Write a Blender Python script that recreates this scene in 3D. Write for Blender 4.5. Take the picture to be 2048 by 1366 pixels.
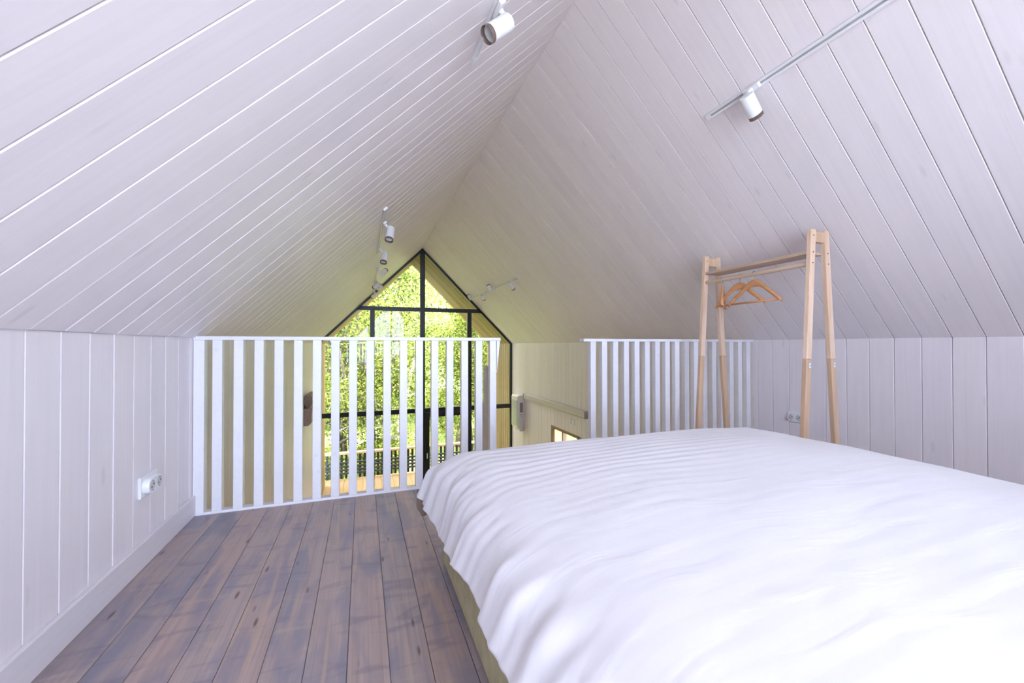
import bpy, math, random
import numpy as np
from mathutils import Vector, Matrix, Quaternion, noise as mnoise
from math import sin, cos, pi, radians, sqrt, atan2

for o in list(bpy.data.objects): bpy.data.objects.remove(o)
random.seed(7); rng = np.random.default_rng(7)
scene = bpy.context.scene
C = scene.collection

# ------------------------------------------------------------------ camera
CAM_H = 0.88
F_PX = 810.09
cd = bpy.data.cameras.new('camera'); cam = bpy.data.objects.new('camera', cd); C.objects.link(cam)
cd.sensor_width = 36.0; cd.lens = F_PX / 2048 * 36; cd.clip_start = 0.02; cd.clip_end = 400
yaw, pit, rol = radians(20.2304), radians(0.52057), radians(-0.05995)
Fv = Vector((sin(yaw)*cos(pit), cos(yaw)*cos(pit), sin(pit)))
Rv = Vector((cos(yaw), -sin(yaw), 0)); Uv = Rv.cross(Fv)
R2 = Rv*cos(rol) + Uv*sin(rol); U2 = Uv*cos(rol) - Rv*sin(rol)
M = Matrix((R2, U2, -Fv)).transposed().to_4x4(); M.translation = (0, 0, CAM_H)
cam.matrix_world = M
scene.camera = cam

# ------------------------------------------------------------------ world, sun, exposure
w = bpy.data.worlds.new('sky'); scene.world = w; w.use_nodes = True
wn = w.node_tree.nodes; wl = w.node_tree.links
bg = wn['Background']
# clear bright sky: warm white added towards garden to warm far ceiling, bluer behind
SUN_DIR = Vector((-0.30, 0.08, -0.95)).normalized()
tc = wn.new('ShaderNodeTexCoord'); dt = wn.new('ShaderNodeVectorMath'); dt.operation='DOT_PRODUCT'
dt.inputs[1].default_value = tuple(Vector((0.25, 0.90, 0.36)).normalized())
mr = wn.new('ShaderNodeMapRange'); mr.inputs['From Min'].default_value=-1; mr.inputs['From Max'].default_value=1
cr = wn.new('ShaderNodeValToRGB')
wl.new(tc.outputs['Generated'], dt.inputs[0]); wl.new(dt.outputs['Value'], mr.inputs['Value']); wl.new(mr.outputs[0], cr.inputs[0]); wl.new(cr.outputs[0], bg.inputs['Color'])
cr.color_ramp.elements[0].position = 0.15; cr.color_ramp.elements[0].color = (0.64, 0.735, 1.0, 1)
cr.color_ramp.elements[1].position = 0.95; cr.color_ramp.elements[1].color = (1.0, 0.93, 0.80, 1)
bg.inputs['Strength'].default_value = 12.0
sd = bpy.data.lights.new('sun', 'SUN'); sun = bpy.data.objects.new('sun', sd); C.objects.link(sun)
sd.energy = 16.0; sd.angle = radians(0.8); sd.color = (1.0, 0.95, 0.84)
sun.rotation_euler = SUN_DIR.to_track_quat('-Z', 'Y').to_euler()
sun.location = (-6, 14, 9)
vs = scene.view_settings
scene.display_settings.display_device = 'sRGB'
vs.view_transform = 'Standard'; vs.look = 'None'; vs.gamma = 1.0; vs.use_curve_mapping = False
vs.exposure = 0.44

# ------------------------------------------------------------------ dimensions (metres, loft floor z = 0)
XL, XR = -0.818, 3.143
ZK = 0.9215
XC = (XL + XR)/2; ZRIDGE = ZK + (XR - XL)/2
YR, YW, YE = 2.545, 8.54, 10.423
PITCH = 0.1342; Y0 = 1.430
YB = Y0 - 20*PITCH
ZG = -2.40
S2 = sqrt(0.5)

# ------------------------------------------------------------------ helpers
def tag(o, label=None, cat=None, group=None, kind=None):
    if label: o['label'] = label
    if cat: o['category'] = cat
    if group: o['group'] = group
    if kind: o['kind'] = kind
    return o
def empty(name, loc=(0,0,0), rz=0, **k):
    o = bpy.data.objects.new(name, None); C.objects.link(o); o.location = loc; o.rotation_euler = (0,0,rz)
    o.empty_display_size = 0.05
    return tag(o, **k)
class MB:
    def __init__(s): s.v=[]; s.f=[]; s.mi=[]
    def add(s, vs_, fs, m=0):
        n=len(s.v); s.v += [tuple(v) for v in vs_]; s.f += [tuple(i+n for i in f) for f in fs]; s.mi += [m]*len(fs); return s
    def box(s, x0,x1,y0,y1,z0,z1, m=0, bev=0):
        if bev>0: return s.bbox(x0,x1,y0,y1,z0,z1,bev,m)
        v=[(x,y,z) for z in (z0,z1) for y in (y0,y1) for x in (x0,x1)]
        return s.add(v,[(0,2,3,1),(4,5,7,6),(0,1,5,4),(2,6,7,3),(0,4,6,2),(1,3,7,5)],m)
    def bbox(s, x0,x1,y0,y1,z0,z1,b,m=0):
        # chamfered box: 24 verts
        v=[];idx={}
        X=(x0,x1);Y=(y0,y1);Z=(z0,z1)
        for i in (0,1):
            for j in (0,1):
                for k in (0,1):
                    sx_,sy_,sz_=(1,-1)[i],(1,-1)[j],(1,-1)[k]
                    for a in range(3):
                        p=[X[i]+sx_*b,Y[j]+sy_*b,Z[k]+sz_*b]
                        p[a]=(X[i],Y[j],Z[k])[a]
                        idx[(i,j,k,a)]=len(v); v.append(tuple(p))
        F=[]
        def q(l): F.append(l)
        for a in range(3):
            o1,o2=[t for t in range(3) if t!=a]
            for s_ in (0,1):
                loop=[]
                for (p1,p2) in ((0,0),(1,0),(1,1),(0,1)):
                    k=[0,0,0]; k[a]=s_; k[o1]=p1; k[o2]=p2; loop.append(idx[(*k,a)])
                F.append(tuple(loop))
        for a in range(3):      # edges along axis a
            o1,o2=[t for t in range(3) if t!=a]
            for p1 in (0,1):
                for p2 in (0,1):
                    k0=[0,0,0];k0[o1]=p1;k0[o2]=p2;k1=list(k0);k1[a]=1
                    F.append((idx[(*k0,o1)],idx[(*k1,o1)],idx[(*k1,o2)],idx[(*k0,o2)]))
        for i in (0,1):
            for j in (0,1):
                for k in (0,1): F.append((idx[(i,j,k,0)],idx[(i,j,k,1)],idx[(i,j,k,2)]))
        # orient outwards
        c=Vector(((x0+x1)/2,(y0+y1)/2,(z0+z1)/2)); G=[]
        for f in F:
            P=[Vector(v[i]) for i in f]; n=(P[1]-P[0]).cross(P[2]-P[0]); m_=sum(P,Vector())/len(P)
            G.append(f if n.dot(m_-c)>0 else tuple(reversed(f)))
        return s.add(v,G,m)
    def prism(s, poly, a0, a1, plane='xz', m=0):
        # poly: list of 2D points; extruded along the remaining axis between a0 and a1
        def P(p,a):
            return {'xz':(p[0],a,p[1]),'yz':(a,p[0],p[1]),'xy':(p[0],p[1],a)}[plane]
        n=len(poly); v=[P(p,a0) for p in poly]+[P(p,a1) for p in poly]
        area=sum(poly[i][0]*poly[(i+1)%n][1]-poly[(i+1)%n][0]*poly[i][1] for i in range(n))
        fs=[tuple(range(n)),tuple(reversed(range(n,2*n)))]+[(i,i+n,(i+1)%n+n,(i+1)%n) for i in range(n)]
        flip = (area>0) == (plane in('xy','yz')) if True else False
        if a1<a0: flip = not flip
        if flip: fs=[tuple(reversed(f)) for f in fs]
        return s.add(v,fs,m)
    def tube(s, pts, rad, seg=10, cap=True, m=0):
        pts=[Vector(p) for p in pts]; n=len(pts)
        rad=rad if hasattr(rad,'__len__') else [rad]*n
        d0=(pts[1]-pts[0]).normalized(); up=Vector((0,0,1)) if abs(d0.z)<.9 else Vector((1,0,0))
        a=d0.cross(up).normalized(); v=[]
        for i,p in enumerate(pts):
            d=((pts[min(i+1,n-1)]-pts[max(i-1,0)])).normalized()
            a=(a-d*a.dot(d)).normalized(); b=d.cross(a)
            for k in range(seg):
                t=2*pi*k/seg; v.append(p+(a*cos(t)+b*sin(t))*rad[i])
        fs=[]
        for i in range(n-1):
            for k in range(seg):
                k2=(k+1)%seg; fs.append((i*seg+k,i*seg+k2,(i+1)*seg+k2,(i+1)*seg+k))
        if cap: fs+= [tuple(reversed(range(seg))),tuple(range((n-1)*seg,n*seg))]
        return s.add(v,fs,m)
    def xf(s, Mx):
        s.v=[tuple(Mx@Vector(v)) for v in s.v]; return s
    def mesh(s, name, mats, smooth=False):
        me=bpy.data.meshes.new(name); me.from_pydata(s.v,[],s.f)
        mats=mats if isinstance(mats,(list,tuple)) else [mats]
        for m in mats: me.materials.append(m)
        if any(s.mi): me.polygons.foreach_set('material_index',s.mi)
        if smooth: me.shade_smooth() if hasattr(me,'shade_smooth') else None
        me.update(); return me
    def build(s, name, mats, parent=None, smooth=False, **k):
        return link(name, s.mesh(name,mats,smooth), parent, **k)
def link(name, me, parent=None, loc=None, mat=None, **k):
    o=bpy.data.objects.new(name, me); C.objects.link(o)
    if parent: o.parent=parent
    if mat is not None: o.matrix_local=mat
    if loc is not None: o.location=loc
    return tag(o, **k)
def smooth_by_angle(o, deg=40):
    me=o.data; me.shade_smooth()
    import bmesh
    bm=bmesh.new(); bm.from_mesh(me)
    for e in bm.edges:
        if len(e.link_faces)==2 and e.calc_face_angle(0)>radians(deg): e.smooth=False
    bm.to_mesh(me); bm.free(); return o

# ------------------------------------------------------------------ materials
def newmat(name):
    m=bpy.data.materials.new(name); m.use_nodes=True; nt=m.node_tree
    return m, nt.nodes, nt.links, nt.nodes['Principled BSDF']
def N(nodes, typ, **k):
    n=nodes.new(typ)
    for a,b in k.items(): setattr(n,a,b)
    return n
def coords(nd, lk, scale=(1,1,1), rand=True):
    t=N(nd,'ShaderNodeTexCoord'); out=t.outputs['Object']
    if rand:
        oi=N(nd,'ShaderNodeObjectInfo'); mu=N(nd,'ShaderNodeMath',operation='MULTIPLY'); mu.inputs[1].default_value=137.0
        lk.new(oi.outputs['Random'],mu.inputs[0])
        va=N(nd,'ShaderNodeVectorMath',operation='ADD'); lk.new(out,va.inputs[0]); lk.new(mu.outputs[0],va.inputs[1]); out=va.outputs[0]
    mp=N(nd,'ShaderNodeMapping'); mp.inputs['Scale'].default_value=scale; lk.new(out,mp.inputs['Vector'])
    return mp.outputs[0]
def noise(nd, lk, vec, scale=5, detail=3, rough=.5, dist=0):
    n=N(nd,'ShaderNodeTexNoise'); n.inputs['Scale'].default_value=scale; n.inputs['Detail'].default_value=detail
    n.inputs['Roughness'].default_value=rough; n.inputs['Distortion'].default_value=dist
    if vec is not None: lk.new(vec,n.inputs['Vector'])
    return n.outputs['Fac']
def ramp(nd, lk, fac, stops, interp='LINEAR'):
    r=N(nd,'ShaderNodeValToRGB'); r.color_ramp.interpolation=interp
    el=r.color_ramp.elements
    while len(el)<len(stops): el.new(0.5)
    for e,(p,c) in zip(el,stops):
        e.position=p; e.color=(*c,1) if len(c)==3 else c
    lk.new(fac,r.inputs[0]); return r.outputs[0]
def mix(nd, lk, a, b, fac, mode='MIX'):
    n=N(nd,'ShaderNodeMix',data_type='RGBA',blend_type=mode)
    for sock,val in ((n.inputs[0],fac),(n.inputs[6],a),(n.inputs[7],b)):
        if hasattr(val,'is_output'): lk.new(val,sock)
        elif isinstance(val,(int,float)): sock.default_value=val
        else: sock.default_value=(*val,1)
    return n.outputs[2]
def bump(nd, lk, bs, h, strength=.2, dist=.002):
    b=N(nd,'ShaderNodeBump'); b.inputs['Strength'].default_value=strength; b.inputs['Distance'].default_value=dist
    lk.new(h,b.inputs['Height']); lk.new(b.outputs[0],bs.inputs['Normal'])
def plain(name, col, rough=.5, metal=0, var=0.04, spec=.5):
    m,nd,lk,bs=newmat(name)
    c=coords(nd,lk); f=noise(nd,lk,c,18,2)
    a=tuple(max(0,x*(1-var)) for x in col); b=tuple(min(1,x*(1+var)) for x in col)
    lk.new(ramp(nd,lk,f,[(.35,a),(.65,b)]),bs.inputs['Base Color'])
    bs.inputs['Roughness'].default_value=rough; bs.inputs['Metallic'].default_value=metal
    bs.inputs['Specular IOR Level'].default_value=spec
    return m
def gray(v): return (v,v,v)

def white_board(name, tint=(0.905,0.838,0.848), rough=.42):
    # white stained spruce: length runs along local Y, boards vary a little
    m,nd,lk,bs=newmat(name)
    c=coords(nd,lk,(60,1.6,60)); g=noise(nd,lk,c,1.0,4,.6,.6)
    c2=coords(nd,lk,(9,1.2,9)); g2=noise(nd,lk,c2,1.0,3,.5,.8)
    ca=tuple(x*.955 for x in tint); cb=tuple(min(1,x*1.03) for x in tint)
    col=ramp(nd,lk,g,[(.3,ca),(.62,cb)])
    col=mix(nd,lk,col,ramp(nd,lk,g2,[(.35,tuple(x*.95 for x in tint)),(.7,tint)]),.5)
    oi=N(nd,'ShaderNodeObjectInfo')
    rv=ramp(nd,lk,oi.outputs['Random'],[(0,(.965,.96,.97)),(.5,(.99,.985,.985)),(1,(1,1,1))])
    col=mix(nd,lk,col,rv,1.0,'MULTIPLY')
    # knots
    c3=coords(nd,lk,(9,2.6,9)); v=N(nd,'ShaderNodeTexVoronoi'); v.inputs['Scale'].default_value=1.0; lk.new(c3,v.inputs['Vector'])
    k=ramp(nd,lk,v.outputs['Distance'],[(.05,(1,1,1)),(.12,(0,0,0))])
    col=mix(nd,lk,col,tuple(x*.82 for x in (tint[0],tint[1]*.97,tint[2]*.95)),mathmul(nd,lk,k,.55))
    lk.new(col,bs.inputs['Base Color']); bs.inputs['Roughness'].default_value=rough
    bump(nd,lk,bs,g,.12,.001)
    return m
def mathmul(nd,lk,a,k):
    n=N(nd,'ShaderNodeMath',operation='MULTIPLY'); lk.new(a,n.inputs[0])
    if hasattr(k,'is_output'): lk.new(k,n.inputs[1])
    else: n.inputs[1].default_value=k
    return n.outputs[0]

def stained_floor(name):
    m,nd,lk,bs=newmat(name)
    # stretched grain
    cg=coords(nd,lk,(95,2.2,10)); g=noise(nd,lk,cg,1,5,.65,.5)
    cp=coords(nd,lk,(10,2.6,5)); p=noise(nd,lk,cp,1,3,.55,.5)
    cx=coords(nd,lk,(4,13,5)); x=noise(nd,lk,cx,1,2,.5,1.2)
    col=ramp(nd,lk,g,[(.25,(.355,.275,.250)),(.5,(.435,.345,.318)),(.75,(.51,.415,.38))])
    pm=ramp(nd,lk,p,[(.46,gray(0)),(.62,gray(1))])
    col=mix(nd,lk,col,(.27,.255,.31),mathmul(nd,lk,pm,.8))
    xm=ramp(nd,lk,x,[(.57,gray(0)),(.68,gray(1))])
    col=mix(nd,lk,col,(.20,.18,.22),mathmul(nd,lk,xm,.4))
    xl=ramp(nd,lk,x,[(.26,gray(1)),(.38,gray(0))])
    col=mix(nd,lk,col,(.56,.43,.33),mathmul(nd,lk,xl,.4))
    # cathedral grain: thin light flame lines, only here and there
    cw=coords(nd,lk,(10,.9,8)); wv=N(nd,'ShaderNodeTexWave',wave_type='RINGS',rings_direction='SPHERICAL')
    wv.inputs['Scale'].default_value=.55; wv.inputs['Distortion'].default_value=9; wv.inputs['Detail'].default_value=2.5; wv.inputs['Detail Scale'].default_value=.7
    lk.new(cw,wv.inputs['Vector'])
    wm=ramp(nd,lk,wv.outputs['Fac'],[(.90,gray(0)),(.98,gray(1))])
    pz=noise(nd,lk,coords(nd,lk,(9,1.6,5)),1,1)
    wz=ramp(nd,lk,pz,[(.54,gray(0)),(.64,gray(1))])
    col=mix(nd,lk,col,(.58,.42,.28),mathmul(nd,lk,mathmul(nd,lk,wm,wz),.4))
    # knots
    cv=coords(nd,lk,(15,3.6,3)); v=N(nd,'ShaderNodeTexVoronoi'); v.inputs['Scale'].default_value=1; lk.new(cv,v.inputs['Vector'])
    k=ramp(nd,lk,v.outputs['Distance'],[(.05,gray(1)),(.11,gray(0))])
    col=mix(nd,lk,col,(.13,.075,.07),mathmul(nd,lk,k,.85))
    oi=N(nd,'ShaderNodeObjectInfo')
    col=mix(nd,lk,col,ramp(nd,lk,oi.outputs['Random'],[(0,(.82,.84,.90)),(.5,(1,.98,.97)),(1,(1.0,.93,.90))]),1.0,'MULTIPLY')
    lk.new(col,bs.inputs['Base Color'])
    lk.new(ramp(nd,lk,g,[(.3,gray(.36)),(.7,gray(.48))]),bs.inputs['Roughness'])
    bump(nd,lk,bs,g,.25,.0012)
    return m
def wood(name, a, b, c=None, scale=(40,40,2.2), rough=.5, rnd=(.92,1.0)):
    m,nd,lk,bs=newmat(name)
    cg=coords(nd,lk,scale); g=noise(nd,lk,cg,1,4,.6,.5)
    st=[(.3,a),(.7,b)] if c is None else [(.25,a),(.5,b),(.75,c)]
    col=ramp(nd,lk,g,st)
    oi=N(nd,'ShaderNodeObjectInfo')
    col=mix(nd,lk,col,ramp(nd,lk,oi.outputs['Random'],[(0,gray(rnd[0])),(1,gray(rnd[1]))]),1.0,'MULTIPLY')
    lk.new(col,bs.inputs['Base Color']); bs.inputs['Roughness'].default_value=rough
    bump(nd,lk,bs,g,.12,.001); return m
def glass(name):
    m,nd,lk,bs=newmat(name); nd.remove(bs)
    tr=N(nd,'ShaderNodeBsdfTransparent'); gl=N(nd,'ShaderNodeBsdfGlossy'); gl.inputs['Roughness'].default_value=0.0
    tr.inputs[0].default_value=(.955,.975,.965,1)
    fr=N(nd,'ShaderNodeFresnel'); fr.inputs['IOR'].default_value=1.5
    k=mathmul(nd,lk,fr.outputs[0],.6)
    mx=N(nd,'ShaderNodeMixShader'); lk.new(k,mx.inputs[0]); lk.new(tr.outputs[0],mx.inputs[1]); lk.new(gl.outputs[0],mx.inputs[2])
    lk.new(mx.outputs[0],nd['Material Output'].inputs['Surface']); return m
def leafmat(name, cols, trans=.5):
    m,nd,lk,bs=newmat(name)
    ge=N(nd,'ShaderNodeNewGeometry')
    st=[(i/(len(cols)-1),c) for i,c in enumerate(cols)]
    col=ramp(nd,lk,ge.outputs['Random Per Island'],st)
    df=N(nd,'ShaderNodeBsdfDiffuse'); tl=N(nd,'ShaderNodeBsdfTranslucent'); lk.new(col,df.inputs[0]); lk.new(col,tl.inputs[0])
    mx=N(nd,'ShaderNodeMixShader'); mx.inputs[0].default_value=trans
    lk.new(df.outputs[0],mx.inputs[1]); lk.new(tl.outputs[0],mx.inputs[2]); lk.new(mx.outputs[0],nd['Material Output'].inputs['Surface'])
    nd.remove(bs); return m

M_board=white_board('white_stained_board')
M_rail=white_board('white_painted_batten',(0.88,0.86,0.88),.35)
M_skirt=white_board('white_skirting',(0.84,0.785,0.80),.4)
M_floor=stained_floor('stained_pine')
M_back=plain('pale_backing',(.50,.47,.45),.8)
M_slab=plain('slab',(.7,.68,.66),.8)
M_black=plain('black_frame',(.012,.012,.014),.35)
M_glass=glass('clear_glass')
M_white=plain('white_plastic',(.86,.86,.87),.3,var=.01)
M_hole=plain('dark_socket_hole',(.02,.018,.018),.5)
M_brownring=plain('smoky_bronze',(.17,.12,.10),.25)
M_lens=plain('pale_lens',(.75,.74,.76),.2)
M_birch=wood('birch_wood',(.66,.43,.27),(.82,.59,.42),(.88,.68,.51),(34,34,2.0),.5)
M_birchd=wood('birch_wood_darker',(.58,.37,.22),(.74,.51,.34),None,(34,34,2.0),.5)
M_hang=wood('hanger_wood',(.62,.27,.10),(.80,.40,.18),None,(6,60,60),.35,(.9,1.0))
M_steel=plain('hook_steel',(.55,.56,.60),.2,1.0)
M_larch=wood('larch_board',(.15,.095,.03),(.25,.165,.055),(.33,.235,.09),(45,2,45),.6,(.6,1.0))
M_deck=wood('deck_board',(.22,.135,.065),(.31,.20,.10),(.37,.25,.13),(45,2,45),.55,(.85,1.0))
M_cap=wood('rail_cap',(.55,.33,.15),(.68,.45,.24),None,(2,45,45),.5)
M_dark=plain('dark_green_grey_wood',(.022,.030,.030),.6)
M_olive=plain('olive_weave',(.42,.37,.215),.9,var=.1)
M_taupe=plain('taupe_fabric',(.27,.21,.155),.9,var=.1)
M_shelfw=wood('taupe_shelf',(.40,.30,.25),(.48,.37,.31),None,(30,3,30),.6)
M_lowfloor=wood('lower_floor',(.48,.39,.33),(.62,.52,.45),None,(40,2,40),.5)
M_slot=plain('track_slot',(.45,.43,.43),.5)
M_cream=leafmat('cream_blind',[(.85,.74,.60),(.87,.76,.62)],.5)
M_grill=plain('grey_grill',(.09,.08,.10),.5)
M_paper=plain('paper_sticker',(.9,.9,.92),.6,var=.01)
M_ink=plain('ink',(.10,.09,.14),.6)

# ------------------------------------------------------------------ plank pieces
def plank_mesh(name, length, width, mat, gap=.0014, ch=.0024, th=.016, y0=0.0):
    w2=width/2
    prof=[(-w2,-th),(-w2,-.0085),(-w2+gap,-.0085),(-w2+gap,-ch*.8),(-w2+gap+ch,0),(w2-gap-ch,0),(w2-gap,-ch*.8),(w2-gap,-.0085),(w2,-.0085),(w2,-th)]
    mb=MB(); n=len(prof)
    v=[(x,y0,z) for x,z in prof]+[(x,y0+length,z) for x,z in prof]
    fs=[(i,i+1,i+1+n,i+n) for i in range(n-1)]
    fs=[tuple(reversed(f)) for f in fs]
    fs+=[(0,n,2*n-1,n-1)]+[tuple(range(n)),tuple(reversed(range(n,2*n)))]
    mb.add(v,fs); me=mb.mesh(name,mat); 
    import bmesh
    bm=bmesh.new(); bm.from_mesh(me); bmesh.ops.recalc_face_normals(bm,faces=bm.faces); bm.to_mesh(me); bm.free()
    return me
def frame(xa, ya, za, loc):
    m=Matrix((Vector(xa),Vector(ya),Vector(za))).transposed().to_4x4(); m.translation=loc; return m
FR={'L_wall':((0,1,0),(0,0,1),(1,0,0)),'R_wall':((0,-1,0),(0,0,1),(-1,0,0)),
    'L_roof':((0,1,0),(S2,0,S2),(S2,0,-S2)),'R_roof':((0,-1,0),(-S2,0,S2),(-S2,0,-S2))}
SL=(XR-XL)/2/S2
pm_loft=plank_mesh('plank',ZK,PITCH,M_board)
pm_tall=plank_mesh('plank',ZK-ZG,PITCH,M_board)
pm_roof=plank_mesh('plank',SL,PITCH,M_board)
NB=int(round((YW-YB)/PITCH))
XWL=XL-.008
# walls
wall_l=MB().box(XWL-.13,XWL-.0155,YB-.1,YW,ZG-.2,ZK+.02).build('wall_left',M_back,kind='structure')
# right wall backing with opening for the small window
WY0,WY1,WZ0,WZ1=5.55,6.49,-1.35,-.535
mb=MB(); xa,xb=XR+.0155,XR+.13
mb.box(xa,xb,YB-.1,WY0,ZG-.2,ZK+.02).box(xa,xb,WY1,YW,ZG-.2,ZK+.02).box(xa,xb,WY0,WY1,WZ1,ZK+.02).box(xa,xb,WY0,WY1,ZG-.2,WZ0)
wall_r=mb.build('wall_right',M_back,kind='structure')
ceil=MB()
def slope_pt(side,s,d):  # s along slope from eave, d outwards
    if side=='L': return (XL+S2*s-S2*d, ZK+S2*s+S2*d)
    return (XR-S2*s+S2*d, ZK+S2*s+S2*d)
for side in 'LR':
    poly=[slope_pt(side,-.12,.0155),slope_pt(side,SL+.0,.0155),slope_pt(side,SL+.12,.12),slope_pt(side,-.12,.12)]
    if side=='R': poly=poly[::-1]
    ceil.prism(poly,YB-.1,YW,'xz')
ceiling=ceil.build('ceiling',M_back,kind='structure')
def jit(): return random.uniform(-.0008,.0006)
def wall_planks(side,i):
    yc=YB+(i+.5)*PITCH
    x=(XWL if side=='L' else XR)
    W=wall_l if side=='L' else wall_r
    up = yc<YR+.02
    if side=='R' and WY0<yc+PITCH*.5 and yc-PITCH*.5<WY1:
        me1=plank_mesh('plank',ZK-WZ1,PITCH,M_board); me2=plank_mesh('plank',WZ0-ZG,PITCH,M_board)
        link('plank',me1,W,mat=frame(*FR['R_wall'],(x,yc,WZ1))); link('plank',me2,W,mat=frame(*FR['R_wall'],(x,yc,ZG))); return
    me=pm_loft if up else pm_tall
    link('plank',me,W,mat=frame(*FR[side+'_wall'],(x+jit(),yc,0 if up else ZG)))
for i in range(NB):
    for side in 'LR':
        wall_planks(side,i)
        yc=YB+(i+.5)*PITCH; j=jit()
        d=Vector(FR[side+'_roof'][2])*j
        link('plank',pm_roof,ceiling,mat=frame(*FR[side+'_roof'],Vector((XL if side=='L' else XR,yc,ZK))+d))

# loft floor: slab + boards
FP=0.1098; FX0=-.697
slab=MB().box(XWL,XR,YB,YR-.012,-.26,-.0215).build('floor',M_slab,kind='structure')
fm={}
xs=[XWL]+[FX0+FP*k for k in range(0,100) if FX0+FP*k<XR-.03]+[XR]
fmesh=plank_mesh('plank',YR-.006-YB,FP,M_floor,gap=.0007,ch=.0016,th=.021)
for k in range(len(xs)-1):
    wd=xs[k+1]-xs[k]
    me=fmesh if abs(wd-FP)<1e-4 else plank_mesh('plank',YR-.006-YB,wd,M_floor,gap=.0007,ch=.0016,th=.021)
    link('plank',me,slab,loc=((xs[k]+xs[k+1])/2,YB,random.uniform(-.0006,0)))
# skirting
MB().box(XWL,XWL+.016,YB,YR-.0,0,.103,bev=.002).build('baseboard_left',M_skirt,kind='structure')
MB().box(XR-.016,XR,YB,YR-.0,0,.103,bev=.002).build('baseboard_right',M_skirt,kind='structure')
# lower floor
MB().box(XWL,XR,2.0,YW+.1,ZG-.2,ZG).build('floor_lower',M_lowfloor,kind='structure')
MB().box(XWL,XR,1.9,2.0,ZG-.2,-.27).build('wall_lower',M_back,kind='structure')

# rear gable wall with a tall glazed gable behind the camera
RZ0=.10; RI=.14
def roofz(x): return ZK+min(x-XL,XR-x)
RX0,RX1=XL+.12,1.75
mb=MB(); yb0,yb1=YB-.1,YB
G=[(XWL,0),(XR,0),(XR,ZK),(XC,ZRIDGE),(XWL,ZK-.01)]
gz0=roofz(RX0)-RI*1.41
H=[(RX0,RZ0),(RX1,RZ0),(RX1,roofz(RX1)-RI*1.41),(XC,ZRIDGE-RI*1.41),(RX0,gz0)]
for i in range(5):
    j=(i+1)%5; mb.prism([G[i],G[j],H[j],H[i]],yb0,yb1)
mb.build('wall_rear',M_board,kind='structure')
def inset_poly(P,d):
    c=(sum(p[0] for p in P)/len(P),sum(p[1] for p in P)/len(P))
    return [(p[0]+(c[0]-p[0])*d,p[1]+(c[1]-p[1])*d) for p in P]
Hi=inset_poly(H,.045); win2=MB()
for i in range(5):
    j=(i+1)%5; win2.prism([H[i],H[j],Hi[j],Hi[i]],yb0+.02,yb1-.02)
for xm in (.25,XC): win2.box(xm-.035,xm+.035,yb0+.02,yb1-.02,RZ0,roofz(xm)-RI*1.41-.02)
win2.box(RX0+.02,RX1-.02,yb0+.021,yb1-.021,1.02,1.09)
w3=win2.build('window_3',M_black,kind='structure')
MB().prism(inset_poly(H,.02),YB-.055,YB-.049).build('pane',M_glass,w3)
for (nm,loc,sx_,sy_,rx) in (('rear_portal',(XC,YB-.12,1.45),3.6,2.9,-90),('front_portal',(XC,YW+.08,.25),3.96,5.3,90)):
    pl=bpy.data.lights.new(nm,'AREA'); pl.shape='RECTANGLE'; pl.size=sx_; pl.size_y=sy_; pl.energy=1
    pl.cycles.is_portal=True
    po=bpy.data.objects.new(nm,pl); C.objects.link(po); po.location=loc; po.rotation_euler=(radians(-rx),0,0)

# ------------------------------------------------------------------ front gable window
FT=.045; fy0,fy1=YW-.01,YW+.05
TZ0,TZ1=1.578,1.661          # upper transom
LZ0,LZ1=-.521,-.430          # lower transom
# perimeter frame
per=MB()
def inset(x,z): return x,z
xl,xr=XWL,XR
outer=[(xl,ZG),(xr,ZG),(xr,ZK),(XC,ZRIDGE),(xl,ZK-.008)]
s=FT; t=FT*(sqrt(2)-1)
inner=[(xl+s,ZG+s),(xr-s,ZG+s),(xr-s,ZK-t+.0),(XC,ZRIDGE-s*sqrt(2)),(xl+s,ZK-.008-t)]
for i in range(5):
    j=(i+1)%5
    per.prism([outer[i],outer[j],inner[j],inner[i]],fy0,fy1)
win1=per.build('window_1',M_black,kind='structure')
def fbox(x0,x1,z0,z1,name='mullion',parent=win1,y0=fy0,y1=fy1): return MB().box(x0,x1,y0,y1,z0,z1,bev=.003).build(name,M_black,parent)
def xz(z,side):  # inner face of sloped frame at height z
    return (XL+(z-ZK)+s*sqrt(2)*.6) if side=='L' else (XR-(z-ZK)-s*sqrt(2)*.6)
MX=[(.135,.225),(1.118,1.216),(2.118,2.212)]
fbox(1.118,1.216,ZG+s,ZRIDGE-s*sqrt(2)-.005)
fbox(.135,.225,ZG+s,TZ0); fbox(2.118,2.212,ZG+s,TZ0)
MB().prism([(xz(TZ0,'L'),TZ0),(1.118,TZ0),(1.118,TZ1),(xz(TZ1,'L'),TZ1)],fy0,fy1).build('transom',M_black,win1)
MB().prism([(1.216,TZ0),(xz(TZ0,'R'),TZ0),(xz(TZ1,'R'),TZ1),(1.216,TZ1)],fy0,fy1).build('transom',M_black,win1)
fbox(xl+s,.135,LZ0,LZ1,'transom'); fbox(.225,1.118,LZ0,LZ1,'transom'); fbox(1.216,2.118,LZ0,LZ1,'transom'); fbox(2.212,xr-s,LZ0,LZ1,'transom')
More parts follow.
